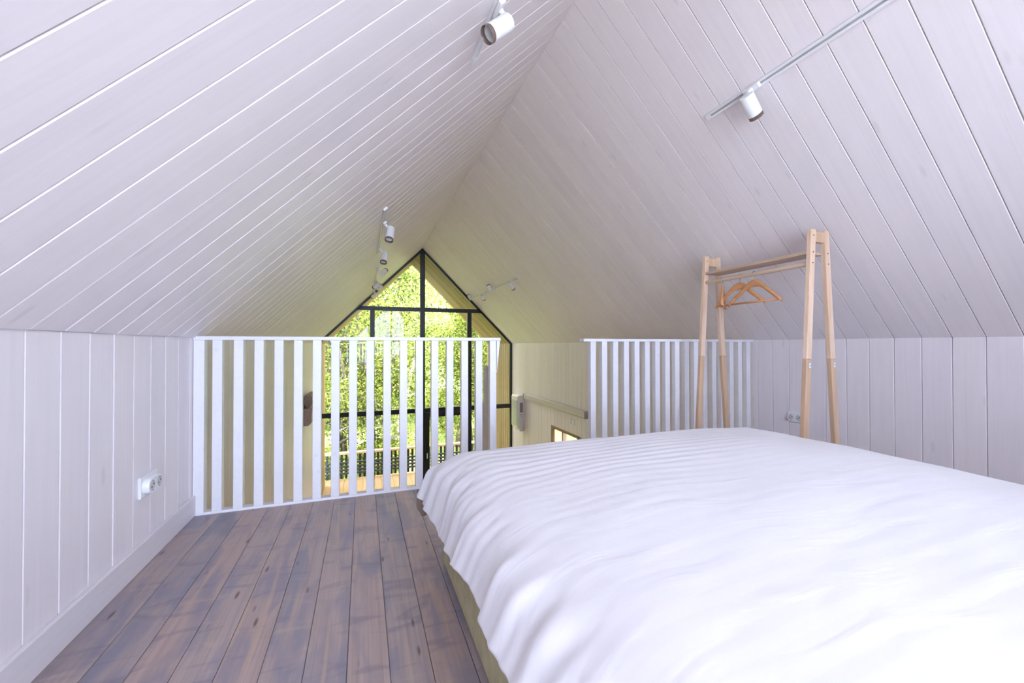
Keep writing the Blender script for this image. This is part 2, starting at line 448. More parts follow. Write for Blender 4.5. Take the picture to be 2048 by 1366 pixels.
# glass door under the transom, between the centre and right mullions
dr=MB(); a0,a1=1.219,2.115
for (x0,x1,z0,z1) in ((a0,a0+.09,ZG+s,LZ0-.004),(a1-.05,a1,ZG+s,LZ0-.004),(a0+.09,a1-.05,LZ0-.095,LZ0-.004),(a0+.09,a1-.05,ZG+s,ZG+s+.12)):
    dr.box(x0,x1,fy0-.012,fy1-.01,z0,z1,bev=.003)
door=dr.build('door_1',M_black,kind='structure')
MB().box(a0+.085,a1-.045,YW+.012,YW+.018,ZG+.15,LZ0-.09).build('pane',M_glass,door)
hd=MB().box(a0+.03,a0+.05,fy0-.035,fy0-.012,-1.05-.42,-1.0-.36,bev=.003); hd.box(a0+.032,a0+.048,fy0-.055,fy0-.035,-1.46,-1.36,bev=.004)
hd.build('handle',M_white,door,label='pale door handle')
gy0,gy1=YW+.017,YW+.023
def pane(poly): MB().prism(poly,gy0,gy1).build('pane',M_glass,win1)
e=.02
pane([(xz(TZ1,'L')-e,TZ1-e),(1.13,TZ1-e),(1.13,ZRIDGE-.09)])
pane([(1.204,TZ1-e),(xz(TZ1,'R')+e,TZ1-e),(1.204,ZRIDGE-.09)])
pane([(.215,LZ1-e),(1.13,LZ1-e),(1.13,TZ0+e),(.215,TZ0+e)])
pane([(1.204,LZ1-e),(2.13,LZ1-e),(2.13,TZ0+e),(1.204,TZ0+e)])
pane([(xl+s-e,LZ1-e),(.145,LZ1-e),(.145,TZ0+e),(xz(TZ0,'L')-e,TZ0+e),(xl+s-e,ZK-t)])
pane([(2.202,LZ1-e),(xr-s+e,LZ1-e),(xr-s+e,ZK-t),(xz(TZ0,'R')+e,TZ0+e),(2.202,TZ0+e)])
for x0,x1 in ((xl+s-e,.145),(.215,1.13),(2.202,xr-s+e)): pane([(x0,ZG+s-e),(x1,ZG+s-e),(x1,LZ0+e),(x0,LZ0+e)])

# ------------------------------------------------------------------ side window in the lower right wall (window_2)
wf=MB(); X0,X1=XR-.004,XR+.07
for (y0,y1,z0,z1) in ((WY0,WY0+.045,WZ0,WZ1),(WY1-.045,WY1,WZ0,WZ1),(WY0+.045,WY1-.045,WZ1-.045,WZ1),(WY0+.045,WY1-.045,WZ0,WZ0+.045),(6.06,6.10,WZ0+.045,WZ1-.045)):
    wf.box(X0,X1,y0,y1,z0,z1)
w2=wf.build('window_2',M_deck,kind='structure')
MB().box(XR+.05,XR+.056,WY0+.02,WY1-.02,WZ0+.02,WZ1-.02).build('pane',M_glass,w2)
MB().box(XR+.030,XR+.034,6.10,WY1-.045,WZ0+.1,WZ1-.045).build('blind',M_cream,w2,label='cream pleated blind')

# ------------------------------------------------------------------ roof overhang and side wings outside (natural boards)
ov=empty('roof_overhang',(XC,YW+.05,ZK),label='natural timber boarded roof overhang and side cheeks outside the gable window',cat='roof')
def rel(m,p): 
    r=m.copy(); r.translation=m.translation-Vector(p); return r
ovp=(XC,YW+.05,ZK)
o=MB()
for side in 'LR':
    poly=[slope_pt(side,-.12,.0165),slope_pt(side,SL+.0,.0165),slope_pt(side,SL+.12,.14),slope_pt(side,-.12,.14)]
    if side=='R': poly=poly[::-1]
    o.prism(poly,YW+.05,YE)
o.box(XWL-.13,XWL-.0165,YW+.05,YE,ZG-.2,ZK).box(XR+.0165,XR+.13,YW+.05,YE,ZG-.2,ZK)
o.xf(Matrix.Translation(-Vector(ovp))).build('carcass',M_larch,ov)
om_roof=plank_mesh('plank',SL,PITCH,M_larch,gap=.005,ch=.007); om_wall=plank_mesh('plank',ZK-ZG,PITCH,M_larch,gap=.005,ch=.007)
yy=YW+.05
while yy<YE-.05:
    wd=min(PITCH,YE-yy)
    for side in 'LR':
        link('plank',om_roof,ov,mat=rel(frame(*FR[side+'_roof'],(XL if side=='L' else XR,yy+PITCH/2,ZK)),ovp))
        link('plank',om_wall,ov,mat=rel(frame(*FR[side+'_wall'],(XWL if side=='L' else XR,yy+PITCH/2,ZG)),ovp))
    yy+=PITCH

# ------------------------------------------------------------------ railings of the loft
BW,BD=.044,.040; RT=.929; RB=.909
def batten(name,x0,x1,par,px,y0=YR,bd=BD,mat=M_rail):
    return MB().box(x0-px,x1-px,y0-YR,y0-YR+bd,.010,RB,bev=.0015).build(name,mat,par)
ra=empty('loft_railing',(XWL,YR,0),label='longer white slatted loft railing left of the gap, in front of the gable window',cat='railing')
for k in range(17):
    x=-.7425+.0954*k; batten('baluster',x,x+BW,ra,XWL)
batten('end_post',XWL+.002,-.776,ra,XWL,y0=YR-.004,bd=.045)
MB().box(0,.857-XWL,-.004,.056,RB,RT,bev=.002).build('top_rail',M_rail,ra)
MB().box(0,.832-XWL,-.004,.044,0,.011,bev=.001).build('bottom_strip',M_rail,ra)
MB().prism([(.8325-XWL,RB),(.8325-XWL,.70),(.855-XWL,RB)],.004,.036).build('end_gusset',M_rail,ra,label='tapered white wedge under the rail end')
rb=empty('loft_railing',(1.484,YR,0),label='shorter white slatted loft railing right of the gap, behind the clothes rack',cat='railing')
for k in range(17):
    x=1.543+.0952*k; batten('baluster',x,x+BW,rb,1.484)
MB().box(0,XR-1.484,-.004,.056,RB-.003,RT-.003,bev=.002).build('top_rail',M_rail,rb)
MB().box(.05,XR-1.484,-.004,.044,0,.011,bev=.001).build('bottom_strip',M_rail,rb)
# edge board of the loft floor
MB().box(XWL,XR,YR-.0115,YR-.0005,-.26,-.0).build('trim_1',M_rail,kind='structure')

# stair side board
st=empty('staircase',(.80,2.62,ZG),label='pinkish white stair side board rising beyond the right end of the longer railing',cat='stairs')
sp=[(2.62,.70),(2.66,.735),(2.77,.735),(2.785,.70),(2.785,.50),(2.86,.22),(3.35,-.9),(4.05,ZG),(3.85,ZG),(2.62,-.05)]
M_stair=white_board('pinkish_board',(.84,.76,.75),.5)
MB().prism([(y-2.62,z-ZG) for y,z in sp],.008,.040,'yz').build('side_board',M_stair,st)
MB().prism([(y-2.62,z-ZG) for y,z in [(3.15,-.75),(4.05,ZG),(3.85,ZG),(2.95,-.75)]],.62,.652,'yz').build('side_board',M_stair,st)
for k in range(7):
    z=-2.15+k*.2; y=3.95-(z-ZG)*.50
    MB().box(.04,.62,y-2.62-.12,y-2.62+.10,z-ZG,z-ZG+.03,bev=.002).build('tread',M_stair,st)

# ------------------------------------------------------------------ bed
bed=empty('bed',(1.10,.63,0),label='low double bed with olive woven base under a white striped duvet',cat='bed')
BX0,BX1,BY0,BY1=.305,1.905,-.37,1.645
bb=MB()
for (x0,x1,y0,y1) in ((BX0,BX1,BY0,BY1),):
    bb.box(x0-1.10,x1-1.10,y0-.63,y1-.63,.012,.255,bev=.008)
bb.build('base',M_olive,bed)
MB().box(BX0+.02-1.10,BX1-.02-1.10,BY0+.01-.63,BY1-.02-.63,.256,.44,bev=.03).build('mattress',plain('mattress_ticking',(.8,.8,.8),.9),bed)
for sx_ in (0,1):
    for sy_ in (0,1):
        x=(BX0+.06,BX1-.06)[sx_]-1.10; y=(BY0+.08,BY1-.08)[sy_]-.63
        MB().tube([(x,y,0),(x,y,.013)],.025,12).build('foot',M_hole,bed)

# duvet
def duvet_material():
    m,nd,lk,bs=newmat('white_sateen_stripe')
    t=N(nd,'ShaderNodeTexCoord'); uv=t.outputs['UV']
    s_=N(nd,'ShaderNodeSeparateXYZ'); lk.new(uv,s_.inputs[0])
    mu=mathmul(nd,lk,s_.outputs['Y'],2*pi/.048); sn=N(nd,'ShaderNodeMath',operation='SINE'); lk.new(mu,sn.inputs[0])
    band=ramp(nd,lk,mathadd(nd,lk,mathmul(nd,lk,sn.outputs[0],.5),.5),[(.40,gray(0)),(.60,gray(1))])
    lk.new(mix(nd,lk,(.800,.768,.780),(.816,.786,.797),band),bs.inputs['Base Color'])
    lk.new(ramp(nd,lk,band,[(0,gray(.46)),(1,gray(.62))]),bs.inputs['Roughness'])
    bs.inputs['Sheen Weight'].default_value=.15
    mp=N(nd,'ShaderNodeMapping'); mp.inputs['Scale'].default_value=(5,16,1); mp.inputs['Rotation'].default_value=(0,0,radians(12)); lk.new(uv,mp.inputs[0])
    n1=noise(nd,lk,mp.outputs[0],.9,3,.48,.7)
    bump(nd,lk,bs,n1,.32,.009)
    return m
def mathadd(nd,lk,a,k):
    n=N(nd,'ShaderNodeMath',operation='ADD'); lk.new(a,n.inputs[0]); n.inputs[1].default_value=k; return n.outputs[0]
def mathadd2(nd,lk,a,b):
    n=N(nd,'ShaderNodeMath',operation='ADD'); lk.new(a,n.inputs[0]); lk.new(b,n.inputs[1]); return n.outputs[0]
def smooth(a,b,x):
    t=np.clip((x-a)/(b-a),0,1); return t*t*(3-2*t)
def nz(x,y,z=0): return mnoise.noise(Vector((x,y,z)))
def build_duvet():
    # sheet coordinates: p across (x), q along (y); beyond the shoulder lines the sheet turns down
    SX0,SX1,SY0,SY1=.44,1.80,-.45,1.50    # start of the rounding
    R=.17
    L=.292
    ps=np.concatenate([np.linspace(SX0-L,SX0+.2,90),np.linspace(SX0+.2,SX1-.1,90)[1:],np.linspace(SX1-.1,SX1+.30,34)[1:]])
    qs=np.concatenate([np.linspace(SY0,1.1,130),np.linspace(1.1,SY1+L-.02,80)[1:]])
    nx,ny=len(ps),len(qs)
    V=[];UVs=[]
    def prof(d):
        # distance past the shoulder -> (outward, drop)
        A=R*radians(72)
        if d<=0: return 0,0
        if d<A: th=d/R; return R*sin(th),R*(1-cos(th))
        th=radians(72); return R*sin(th)+(d-A)*cos(th), R*(1-cos(th))+(d-A)*sin(th)
    for q in qs:
        for p_ in ps:
            dxl=max(0,SX0-p_); dxr=max(0,p_-SX1); dy=max(0,q-SY1)
            ol,dl=prof(dxl); orr,drr=prof(dxr); oy,dyy=prof(dy)
            x=min(max(p_,SX0),SX1)-ol+orr; y=min(q,SY1)+oy
            drop=(dl**1.7+drr**1.7+dyy**1.7)**(1/1.7)
            both=min(dxl,dy)/L
            if both>0:
                x-=both*.030; y+=both*.085; drop*=1-.43*both**1.6
            # crown of the filling
            cx=smooth(SX0-.1,SX0+.35,p_)*(1-smooth(SX1-.35,SX1+.15,p_)); cy=1-smooth(1.05,1.6,q)
            z=.466+.030*cx*(.35+.65*cy)-drop
            # wrinkles
            flat=max(0,1-drop/.08)
            z+=flat*(.010*nz(p_*1.1+2,q*1.9,.3)+.0065*nz(p_*1.6+q*1.8,q*4.2-p_*2.4,5.)+.0008*nz(p_*6,q*15-p_*4,9.))
            z+=flat*.0014*sin(2*pi*(q+.05*nz(p_*2,q*2,3.))/.048)*(smooth(.7,1.35,q)*(1-.6*smooth(1.1,1.6,p_)))
            side=smooth(.06,.18,dxl)
            if side>0:
                f=.010*nz(q*5+1.6*dxl,dxl*2.0,1.7)+.011*nz(q*14-4*dxl,dxl*3,4.4)+.0055*nz(q*34-9*dxl,dxl*4,8.4)
                x-=side*f*1.3; z+=side*.5*f
                x-=.010*side*smooth(.4,1.5,q)
            # hem runs lower towards the far end
            hemdrop=smooth(.16,.30,dxl)*(.050*smooth(.95,1.45,q)+.006*nz(q*4,0,2.2))
            z-=hemdrop
            V.append((x,y,max(z,.03))); UVs.append((p_,q))
    F=[]
    for j in range(ny-1):
        for i in range(nx-1):
            a=j*nx+i; F.append((a,a+1,a+1+nx,a+nx))
    me=bpy.data.meshes.new('duvet'); me.from_pydata(V,[],F); me.materials.append(duvet_material())
    uvl=me.uv_layers.new(name='UVMap'); vi=np.empty(len(me.loops),dtype=np.int32); me.loops.foreach_get('vertex_index',vi)
    uvl.data.foreach_set('uv',np.array(UVs,dtype=np.float32)[vi].ravel())
    me.shade_smooth()
    o=link('duvet',me); 
    md=o.modifiers.new('thickness','SOLIDIFY'); md.thickness=.008; md.offset=-1
    return tag(o,'plump white duvet with woven sateen stripes spread over the bed','duvet')
duvet=build_duvet()
# drooping corner of the taupe underblanket at the far left corner
def corner():
    mb=MB(); n=12; rows=[]
    c=Vector((.235,1.66,0))
    V=[];F=[]
    for i in range(9):
        t=i/8
        for k in range(n):
            a=2*pi*k/n
            r=.055*(1-.75*t**2.2)+.004*sin(3*a+i)
            V.append((.262-1.10+r*.8*cos(a)-.012*t, 1.765-.63+r*sin(a)*.8+.03*t, .255-.115*t))
    for i in range(8):
        for k in range(n): F.append((i*n+k,(i+1)*n+k,(i+1)*n+(k+1)%n,i*n+(k+1)%n))
    F.append(tuple(range(8*n,9*n))); F.append(tuple(reversed(range(n))))
    mb.add(V,F); return mb.build('blanket_corner',M_taupe,bed,smooth=True,label='taupe blanket corner drooping below the duvet')
corner()

# ------------------------------------------------------------------ clothes rack
RKX=2.425
rk=empty('clothes_rack',(RKX,1.92,0),label='pale birch clothes rack with two A-frames, shelf and hanging rod',cat='clothes rack')
YN,YF=1.552,2.300
def obox(pa,pb,wx,wy,name,mat,par,origin,bev=.003):
    # square leg from pa (bottom) to pb (top), section wx (x) by wy (y), ends horizontal
    mb=MB(); h=1.0
    mb.box(-wx/2,wx/2,-wy/2,wy/2,0,1,bev=0)
    v=[]
    for (x,y,z) in mb.v:
        c=Vector(pa).lerp(Vector(pb),z); v.append((c.x+x-origin[0],c.y+y-origin[1],c.z-origin[2]))
    mb.v=v
    o=mb.build(name,mat,par)
    bm_=o.modifiers.new('bevel','BEVEL'); bm_.width=bev; bm_.segments=2
    return o
OR=(RKX,1.92,0)
ZT=1.530; ZJ=.800
def lx(side,z): 
    return (2.372-(ZT-z)*.0640) if side<0 else (2.478+(ZT-z)*.0665)
for Y in (YN,YF):
    for sd_ in (-1,1):
        x0,xj,x1=lx(sd_,0),lx(sd_,ZJ),lx(sd_,ZT)
        obox((x0,Y,0),(xj,Y,ZJ),.040,.025,'lower_leg',M_birchd,rk,OR,.0025)
        obox((xj,Y,ZJ+.0008),(x1,Y,ZT),.040,.025,'upper_leg',M_birch,rk,OR,.0025)
    MB().box(lx(-1,1.5)+.017-RKX,lx(1,1.5)-.017-RKX,Y-.012-1.92,Y+.012-1.92,1.458,1.518,bev=.002).build('cross_block',M_birchd,rk)
    for sd_ in (-1,1):
        for zz_ in (1.495,1.40,1.34):
            if zz_==1.495 and sd_>0: continue
            x=lx(sd_,zz_)
            MB().tube([(x-RKX,Y-.0115-1.92,zz_),(x-RKX,Y-.0145-1.92,zz_)],.0035,8).build('bolt',M_hole,rk)
MB().box(2.350-RKX,2.482-RKX,YN+.0135-1.92,YF-.0135-1.92,1.393,1.411,bev=.0015).build('shelf',wood('birch_shelf',(.52,.36,.25),(.70,.52,.39),None,(40,2.2,40),.5),rk)
rod=MB().tube([(2.362-RKX,YN+.013-1.92,1.337),(2.362-RKX,YF-.013-1.92,1.337)],.0135,20).build('rod',wood('birch_rod',(.60,.43,.28),(.74,.56,.42),None,(40,2.2,40),.45),rk)
smooth_by_angle(rod)
for (sd_,ch) in ((-1,'8'),(1,'4')):
    x=lx(sd_,.765)+.008; Yf=YN-.0128-1.92
    stk=MB().box(x-.007-RKX,x+.007-RKX,Yf-.0008,Yf,.752,.778).build('sticker',M_paper,rk,label='small white numbered sticker')
    d=MB(); 
    d.box(x-.0025-RKX,x-.001-RKX,Yf-.0014,Yf-.0008,.764,.771); d.box(x+.001-RKX,x+.0025-RKX,Yf-.0014,Yf-.0008,.759,.771)
    d.box(x-.0025-RKX,x+.0025-RKX,Yf-.0014,Yf-.0008,.764,.7655)
    if sd_<0: d.box(x-.0025-RKX,x-.001-RKX,Yf-.0014,Yf-.0008,.759,.771).box(x-.0025-RKX,x+.0025-RKX,Yf-.0014,Yf-.0008,.7695,.771).box(x-.0025-RKX,x+.0025-RKX,Yf-.0014,Yf-.0008,.759,.7605)
    d.build('digit',M_ink,stk)

# hangers
ZROD=1.337
def hanger(x,y,ang,label,i):
    base=Vector((x,y,1.298))
    h=empty('coat_hanger',base,radians(ang),label=label,cat='coat hanger',group='wooden hangers on the rack rod')
    prof=[(0,0,.048,.014),(.022,-.003,.046,.014),(.045,-.015,.038,.014),(.07,-.033,.032,.015),(.10,-.060,.029,.016),(.14,-.092,.027,.018),(.18,-.123,.026,.020),(.207,-.145,.025,.020),(.219,-.160,.018,.016)]
    prof=[(a*.88,b*.88,c*.95,d) for a,b,c,d in prof]
    full=[(-a,b,c,d) for a,b,c,d in reversed(prof[1:])]+prof
    mb=MB(); V=[];F=[]; ring=[(-.5,-.25),(-.5,-.75),(-.25,-1),(.25,-1),(.5,-.75),(.5,-.25),(.25,0),(-.25,0)]
    for (px_,zt,hh,th) in full:
        for (ty,tz) in ring:
            V.append((px_+0, ty*th+ -.010*abs(px_)/.22, zt+tz*hh))
    m=len(ring)
    for a in range(len(full)-1):
        for k in range(m): F.append((a*m+k,(a+1)*m+k,(a+1)*m+(k+1)%m,a*m+(k+1)%m))
    F.append(tuple(range(m))); F.append(tuple(reversed(range((len(full)-1)*m,len(full)*m))))
    mb.add(V,F); import bmesh
    me=mb.mesh('shoulder_bar',M_hang); bm=bmesh.new(); bm.from_mesh(me); bmesh.ops.recalc_face_normals(bm,faces=bm.faces); bm.to_mesh(me); bm.free(); me.shade_smooth()
    link('shoulder_bar',me,h)
    b=MB().tube([(-.180,-.009,-.143),(.180,-.009,-.143)],.0055,10).build('trouser_bar',M_hang,h,smooth=True)
    # hook, turned back so that it sits square on the rod
    ca=radians(-ang)
    pts=[(0,-.004),(0,.022)]
    r=.0155; cz=ZROD-1.298
    pts=[(0,-.006),(0,.012),(.004,.018)]
    for k in range(11):
        t=radians(-60+k*25); pts.append((r*1.02*cos(t)*1.0,cz+r*sin(t)*1.0+.0))
    P=[Vector((a*cos(ca),a*sin(ca),z)) for a,z in pts]
    MB().tube(P,.0017,8).build('hook',M_steel,h,smooth=True,label='polished steel hook')
hanger(2.362,2.150,39,'wooden coat hanger nearest the far rack frame, turned almost edge-on',0)
hanger(2.372,2.020,-93,'middle of the three wooden coat hangers on the rod',1)
hanger(2.351,1.893,-93,'wooden coat hanger in front of the other two, nearest the camera',2)

# ------------------------------------------------------------------ double sockets
def socket(name,side,yc,zc,label):
    X=XWL if side=='L' else XR; nrm=1 if side=='L' else -1
    t=empty(name,(X,yc,zc),label=label,cat='power socket')
    m=Matrix(((0,0,nrm,0),(nrm,0,0,0),(0,1,0,0),(0,0,0,1)))   # local x -> along wall, y -> up, z -> out
    MB().box(-.071,.071,-.043,.043,0,.011,bev=.004).xf(m).build('plate',M_white,t)
    # raised figure-of-eight surround
    n=40;V=[];F=[]
    out=[]
    for k in range(n):
        a=2*pi*k/n; cx=.030 if cos(a)>=0 else -.030
        out.append((cx+.031*cos(a),.031*sin(a)))
    mb=MB(); 
    V=[(x,y,.011) for x,y in out]+[(x*.985,y*.97,.030) for x,y in out]+[(x*.95,y*.92,.033) for x,y in out]
    F=[(i,(i+1)%n,(i+1)%n+n,i+n) for i in range(n)]+[(i+n,(i+1)%n+n,(i+1)%n+2*n,i+2*n) for i in range(n)]+[tuple(range(2*n,3*n))]
    mb.add(V,F).xf(m); o=mb.build('surround',M_white,t); smooth_by_angle(o)
    for cx in (-.029,.029):
        o=MB().tube([(cx,0,.0332),(cx,0,.0336)],.0205,24).xf(m).build('socket_face',plain('socket_recess_shade',(.62,.60,.60),.4),t)  # flat grey disc, the shade of the recess is put into its colour
        for dx in (-.0095,.0095):
            MB().tube([(cx+dx*cos(.5),dx*sin(.5),.0336),(cx+dx*cos(.5),dx*sin(.5),.0342)],.0036,12).xf(m).build('pin_hole',M_hole,o)
        MB().box(cx-.003,cx+.003,.016,.021,.0336,.036).xf(m).build('earth_clip',M_steel,o); MB().box(cx-.003,cx+.003,-.021,-.016,.0336,.036).xf(m).build('earth_clip',M_steel,o)
    return t
socket('wall_socket','L',2.067,.317,'white double socket on the left knee wall above the skirting')
socket('wall_socket','R',2.171,.322,'white double socket on the right knee wall behind the rack legs')

# ------------------------------------------------------------------ track lights
def track(name,side,x,y0,y1,spots,label):
    # local frame on the slope: X along +Y(world), Y up the slope, Z out of it (into the room)
    FRM={'L':((0,1,0),(S2,0,S2),(S2,0,-S2)),'R':((0,1,0),(S2,0,-S2),(-S2,0,-S2))}[side]
    z=roofz(x); m=frame(*FRM,(x,y0,z))
    t=bpy.data.objects.new(name,None); C.objects.link(t); t.matrix_world=m; t.empty_display_size=.05
    tag(t,label,'track light')
    Lg=y1-y0
    b=MB(); b.box(0,Lg,-.0175,-.0045,0,.014,bev=.001); b.box(0,Lg,.0045,.0175,0,.014,bev=.001); b.box(0,Lg,-.0045,.0045,0,.004)
    b.box(-.004,.0,-.0175,.0175,0,.015); b.box(Lg,Lg+.03,-.0175,.0175,0,.015,bev=.001)
    b.build('track',M_white,t)
    MB().box(0.0,Lg,-.0043,.0043,.0042,.0085).build('slot',M_slot,t)
    mi=m.to_3x3().transposed()
    for (ys,dr_,swv) in spots:
        l=ys-y0; d=(mi@Vector(dr_)).normalized()
        a=MB().box(l-.045,l+.045,-.015,.015,.0145,.034,bev=.004); 
        a.tube([(l+.0,0,.034),(l,0,.046)],[.012,.010],14)
        a=a.build('adapter',M_white,t)
        # swivel arm then cylinder
        j=Vector((l,0,.052))
        off=Vector((0,0,1))-d*d.z
        off=off.normalized() if off.length>.05 else Vector((0,1,0))
        c0=j+off*.030; c1=c0+d*.110
        ar=MB().tube([j-off*.006,j+off*.012],.011,12).tube([j+Vector((0,0,-.008)),j],.010,12)
        ar.build('swivel_arm',M_white,a)
        R_=.0340
        q=d.to_track_quat('Z','Y').to_matrix().to_4x4(); q.translation=c0
        n=32;V=[];F=[]
        rings=[(0,R_*.80),(.0,R_*.93),(.004,R_),(.107,R_),(.107,R_*.86),(.075,R_*.70)]
        for (zz_,rr) in rings:
            for k in range(n): V.append((rr*cos(2*pi*k/n),rr*sin(2*pi*k/n),zz_))
        for i in range(len(rings)-1):
            for k in range(n): F.append((i*n+k,i*n+(k+1)%n,(i+1)*n+(k+1)%n,(i+1)*n+k))
        F.append(tuple(reversed(range(n)))); F.append(tuple(range((len(rings)-1)*n,len(rings)*n)))
        sh=MB().add(V,F).xf(q).build('spotlight',M_white,t); smooth_by_angle(sh)
        V=[];F=[]; rings=[(.1073,R_*.9),(.1075,R_*1.0),(.124,R_*1.0),(.1255,R_*.98),(.124,R_*.94),(.1075,R_*.88)]
        for (zz_,rr) in rings:
            for k in range(n): V.append((rr*cos(2*pi*k/n),rr*sin(2*pi*k/n),zz_))
        for i in range(len(rings)):
            i2=(i+1)%len(rings)
            for k in range(n): F.append((i*n+k,i*n+(k+1)%n,i2*n+(k+1)%n,i2*n+k))
        g=MB().add(V,F).xf(q).build('trim_ring',M_brownring,sh,label='smoky bronze ring'); smooth_by_angle(g)
        MB().tube([q@Vector((0,0,.0755)),q@Vector((0,0,.079))],R_*.66,20).build('lens',M_lens,sh)
    return t
track('track_light','L',.485,-.25,1.815,[(1.506,(-.74,-.07,-.67),0)],'track with one white spotlight on the left slope, nearest the camera')
track('track_light','L',.150,3.112,4.60,[(3.46,(-.14,-.36,-.93),0),(4.42,(-.13,-.39,-.91),0)],'short track with two downward spotlights on the left slope')
track('track_light','L',.186,5.62,8.42,[(5.908,(.50,.64,.59),0),(6.818,(-.64,.65,-.43),0),(7.492,(.53,.58,.62),0),(8.16,(-.69,.48,-.55),0)],'far track of spotlights on the left slope beside the gable window')
track('track_light','R',1.868,-.25,1.765,[(1.497,(.74,.13,-.66),0)],'long track with one white spotlight on the right slope above the bed')
track('track_light','R',2.178,5.63,7.10,[(5.858,(.67,.51,-.53),0),(6.791,(-.27,.53,.81),0)],'thin track with two spotlights on the right slope, farther along the room')
track('track_light','R',2.178,7.14,8.40,[(7.392,(.50,.64,-.59),0),(8.197,(-.33,.54,.78),0)],'last track on the right slope, ending at the gable window frame')

# ------------------------------------------------------------------ fittings of the lower room
vu=empty('ventilation_unit',(XR,7.78,-.50),label='white rounded ventilation unit on the right wall beside the gable window',cat='air unit')
n=10; poly=[]
def rr(x0,x1,z0,z1,r):
    P=[]
    for (cx,cz,a0_) in ((x1-r,z1-r,0),(x0+r,z1-r,90),(x0+r,z0+r,180),(x1-r,z0+r,270)):
        for k in range(5): a=radians(a0_+k*22.5); P.append((cx+r*cos(a),cz+r*sin(a)))
    return P
MB().prism(rr(-.155,-.001,-.34,.34,.045),0,.36,'xz').build('housing',M_white,vu)
MB().box(-.163,-.155,.03,.33,-.29,.24,bev=.002).build('front_panel',plain('pale_grey_panel',(.62,.66,.60),.3),vu)
MB().box(-.158,-.150,.03,.09,.19,.23).build('display',M_hole,vu)
gr=MB()
for k in range(9): gr.box(-.105,-.040,-.003,.001,.0+k*.022,.014+k*.022)
gr.build('grille',M_grill,vu)
MB().box(-.085,-.075,-.002,.001,-.06,-.04).box(-.085,-.065,-.002,.001,-.085,-.078).build('marking',M_grill,vu)
MB().box(-.09,-.0,.05,.30,-.41,-.341,bev=.01).build('outlet_duct',M_white,vu)
cs=empty('blind_cassette',(XR,6.43,-.15),label='long slim white cassette along the right wall above the switches',cat='blind')
MB().box(-.085,-.0,-1.20,1.20,-.05,.05,bev=.008).build('case',white_board('cassette_white',(.66,.63,.58),.4),cs)
MB().box(-.09,-.0,-1.215,-1.20,-.055,.052,bev=.002).build('end_cap',plain('grey_cap',(.45,.40,.42),.4),cs)
MB().box(-.09,-.0,1.20,1.215,-.055,.052,bev=.002).build('end_cap',plain('grey_cap',(.45,.40,.42),.4),cs)
for k,(y,lab) in enumerate(((5.81,'pale switch plate on the right wall, the one nearer the window'),(5.70,'pale switch plate on the right wall, the one nearer the railing'))):
    t=empty('light_switch',(XR,y,-.34),label=lab,cat='switch')
    MB().box(-.010,0,-.043,.043,-.043,.043,bev=.003).build('plate',M_white,t)
    MB().box(-.014,-.0101,-.026,.026,-.030,.030,bev=.002).build('rocker',M_white,t)
sh=empty('wall_shelf',(XWL,6.69,-.20),label='taupe box shelf on the left wall seen between the railing slats',cat='shelf')
MB().prism([(.001,.10),(.001,-.115),(.070,-.115),(.112,-.075),(.112,.10)],0,.95,'xz').build('body',M_shelfw,sh)
MB().box(.001,.125,-.02,.98,.101,.142,bev=.003).build('top_board',M_shelfw,sh)
MB().tube([(.055,-.002,-.03),(.055,.001,-.03)],.006,10).build('screw_cap',M_hole,sh)
def folded():
    t=empty('folded_blanket',(XWL+.06,7.0,-.057),label='rolled taupe blanket lying on the box shelf by the left wall',cat='blanket')
    V=[];F=[];n=28
    P=[]
    for k in range(n):
        a=2*pi*k/n; r=.058*(1+.08*sin(3*a)); P.append((r*cos(a),.105+r*1.75*sin(a)*(.92)))
    mb=MB().prism([(x,max(0.001,z)) for x,z in P],-.30,.30,'xz'); o=mb.build('roll',M_taupe,t); smooth_by_angle(o,50)
    sp=[]
    for k in range(60):
        a=k*.35; r=.008+.042*k/60; sp.append((r*cos(a),-.302,.105+r*1.6*sin(a)))
    MB().tube(sp,.003,6).build('rolled_edge',plain('taupe_edge',(.45,.37,.31),.9),t)
folded()

# ------------------------------------------------------------------ outside: deck
dk=empty('deck',(XC,YW+.1,ZG-.05),label='pale timber deck outside the gable window',cat='deck')
dme=plank_mesh('plank',2.26,.14,M_deck,gap=.004,ch=.003,th=.028)
k=0; x=-1.6
while x<5.4:
    link('plank',dme,dk,loc=(x-XC,0,.02)); x+=.14
MB().box(-1.67-XC,5.4-XC,0,2.26,-.25,-.01).build('substructure',M_dark,dk)
# deck railing
dr_=empty('deck_railing',(XC,10.98,ZG-.05),label='dark slatted deck railing with a golden timber cap rail',cat='railing')
RX=-2.2
pk=MB().box(-.028,.028,0,.022,-.15,-1.845-(ZG-.05),bev=.002).mesh('picket',M_dark)
x=-2.0
while x<5.6:
    link('picket',pk,dr_,loc=(x-XC,0,0)); x+=.108
for (z0,z1) in ((-2.074,-2.028),(-2.166,-2.118),(-2.252,-2.206),(-2.338,-2.290)):
    MB().box(-2.1-XC,5.7-XC,-.045,-.02,z0-(ZG-.05),z1-(ZG-.05),bev=.003).build('slat',M_dark,dr_)
MB().box(-2.1-XC,5.7-XC,-.05,.07,-1.845-(ZG-.05),-1.795-(ZG-.05),bev=.004).build('cap_rail',M_cap,dr_)

